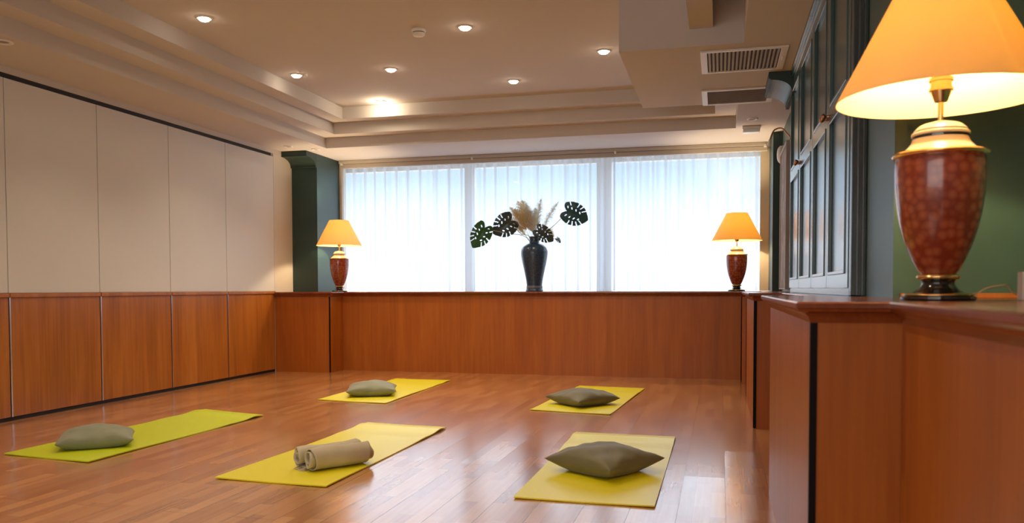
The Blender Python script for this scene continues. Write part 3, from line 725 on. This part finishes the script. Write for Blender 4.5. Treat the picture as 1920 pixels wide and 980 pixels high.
# ------------------------------------------------------------------ cushions
def cushion(loc, rz, sx_, sy_, hgt, material, label, seed, pinch=.10, lift=.5):
    rnd = random.Random(seed); n = 40; bm = bmesh.new(); ph = [rnd.uniform(0, 6.28) for _ in range(6)]
    def surf(u, v, s):
        e = max(0.0, (1-u*u))*max(0.0, (1-v*v))
        th = e**.50
        x = u*(1 - pinch*(1-v*v)*abs(u)**2); y = v*(1 - pinch*(1-u*u)*abs(v)**2)
        edge = max(abs(u), abs(v))
        wr = .006*math.sin(5*u+ph[0]+2*v)*math.sin(4*v+ph[1]) + .002*math.sin(11*(u-v)+ph[2])*edge
        wr += .006*math.sin(11*math.atan2(v, u)+ph[3])*edge**3*th
        zc = hgt*(.30+.14*edge**2*lift)
        if s > 0: z = zc + th*hgt*.62 + wr*(th > .01)
        else: z = zc - min(th*hgt*.55, zc)
        return Vector((x*sx_/2, y*sy_/2, max(z, 0.0)))
    top, bot = {}, {}
    def par(k):
        t = -1+2*k/n; return math.sin(t*PI/2)*.35 + t*.65
    for i in range(n+1):
        for j in range(n+1):
            u, v = par(i), par(j)
            top[i, j] = bm.verts.new(surf(u, v, 1))
            bot[i, j] = top[i, j] if i in (0, n) or j in (0, n) else bm.verts.new(surf(u, v, -1))
    for i in range(n):
        for j in range(n):
            bm.faces.new((top[i,j], top[i+1,j], top[i+1,j+1], top[i,j+1])); bm.faces.new((bot[i,j], bot[i,j+1], bot[i+1,j+1], bot[i+1,j]))
    o = obj('cushion', bm, material, smooth=True); o.location = loc; o.rotation_euler = (0, 0, rz)
    md = o.modifiers.new('soft', 'SUBSURF'); md.levels = 1; md.render_levels = 1
    tag(o, label, 'cushion', 'cushions on the yoga mats')
ZM = .012
cushion((-3.64, 4.10, ZM), math.radians(38), .42, .32, .135, M['cush_grey'], 'sage grey cushion on the mat nearest the left partition', 1, .05, .2)
cushion((-3.00, 6.68, ZM), math.radians(22), .44, .42, .13, M['cush_grey'], 'pale sage cushion on the far left mat near the window', 2, .07)
cushion((-.575, 4.16, ZM), math.radians(58), .45, .45, .140, M['cush_dark'], 'large looking olive cushion lying cornerwise on the nearest right mat', 3, .13, 1.0)
cushion((-1.08, 6.54, ZM), math.radians(50), .45, .43, .130, M['cush_dark'], 'olive cushion lying cornerwise on the far right mat', 4, .09)

# ------------------------------------------------------------------ rolled blanket (rolled in from both ends)
def blanket():
    t = empty('rolled_blanket', (-2.045, 3.765, ZM-.003), math.radians(55)); tag(t, 'beige fleece blanket rolled up from both ends on the middle mat', 'blanket')
    # 2-D path of the cloth in (y, z): y to the left of the roll axis
    def spiral(cy, cz, r0, r1, a0, turns, sg, n=90):
        return [(cy + sg*(r0+(r1-r0)*k/n)*math.cos(a0+2*PI*turns*k/n), cz+(r0+(r1-r0)*k/n)*math.sin(a0+2*PI*turns*k/n)) for k in range(n+1)]
    R1, R2 = .065, .060
    A_ = spiral(0, R1, .012, R1-.005, -PI/2-2*PI*3.0, 3.0, 1)[:]       # near roll, ends at the bottom
    B_ = spiral(.126, R2, .012, R2-.005, -PI/2-2*PI*2.6, 2.6, -1)[:]
    path = A_ + [(.03,.006),(.06,.006),(.09,.006)] + B_[::-1]
    rnd = random.Random(5); th = .0042; Lx = .345; nx = 26
    bm = bmesh.new(); rows = []
    for side in (1, -1):
        rr = []
        for i, (y, z) in enumerate(path):
            y0, z0 = path[max(i-1, 0)]; y1, z1 = path[min(i+1, len(path)-1)]; d = Vector((y1-y0, z1-z0)); d = d.normalized() if d.length > 0 else Vector((1,0))
            nn = Vector((-d.y, d.x)); w_ = .0018*math.sin(i*.5)+.0012*math.sin(i*1.1)
            row = []
            for k in range(nx+1):
                x = Lx*k/nx; e = .012*math.sin(i*.09)+.006*math.sin(i*.31)
                x = x + e*(1-2*k/nx)*(1 if k in (0, nx) else .6)
                s = 1 + .025*math.sin(x*17+y*10) + .015*math.sin(x*41+i*.05)
                zz = (z + nn.y*side*th/2 + w_)*s; yy = y + nn.x*side*th/2 + .004*math.sin(x*22)
                row.append(bm.verts.new((x, yy, max(.0, zz))))
            rr.append(row)
        rows.append(rr)
    n = len(path)
    for s, rr in enumerate(rows):
        for i in range(n-1):
            for k in range(nx):
                q = (rr[i][k], rr[i+1][k], rr[i+1][k+1], rr[i][k+1]); bm.faces.new(q if s == 0 else q[::-1])
    for i in range(n-1):
        for k in (0, nx): bm.faces.new((rows[0][i][k], rows[1][i][k], rows[1][i+1][k], rows[0][i+1][k]))
    for i in (0, n-1):
        for k in range(nx): bm.faces.new((rows[0][i][k], rows[0][i][k+1], rows[1][i][k+1], rows[1][i][k]))
    bmesh.ops.recalc_face_normals(bm, faces=bm.faces[:])
    obj('cloth', bm, M['towel'], t, smooth=True)
    # fringe tufts at the near end
    bm = bmesh.new()
    for k in range(26):
        y = rnd.uniform(.02, .12); z = rnd.uniform(.001, .012)
        tube(bm, [(.006, y, z), (-.018, y+rnd.uniform(-.008,.008), z*.6), (-.034, y+rnd.uniform(-.014,.014), .0015)], [.0014,.0011,.0006], 5)
    obj('fringe', bm, M['towel'], t, smooth=True)
blanket()
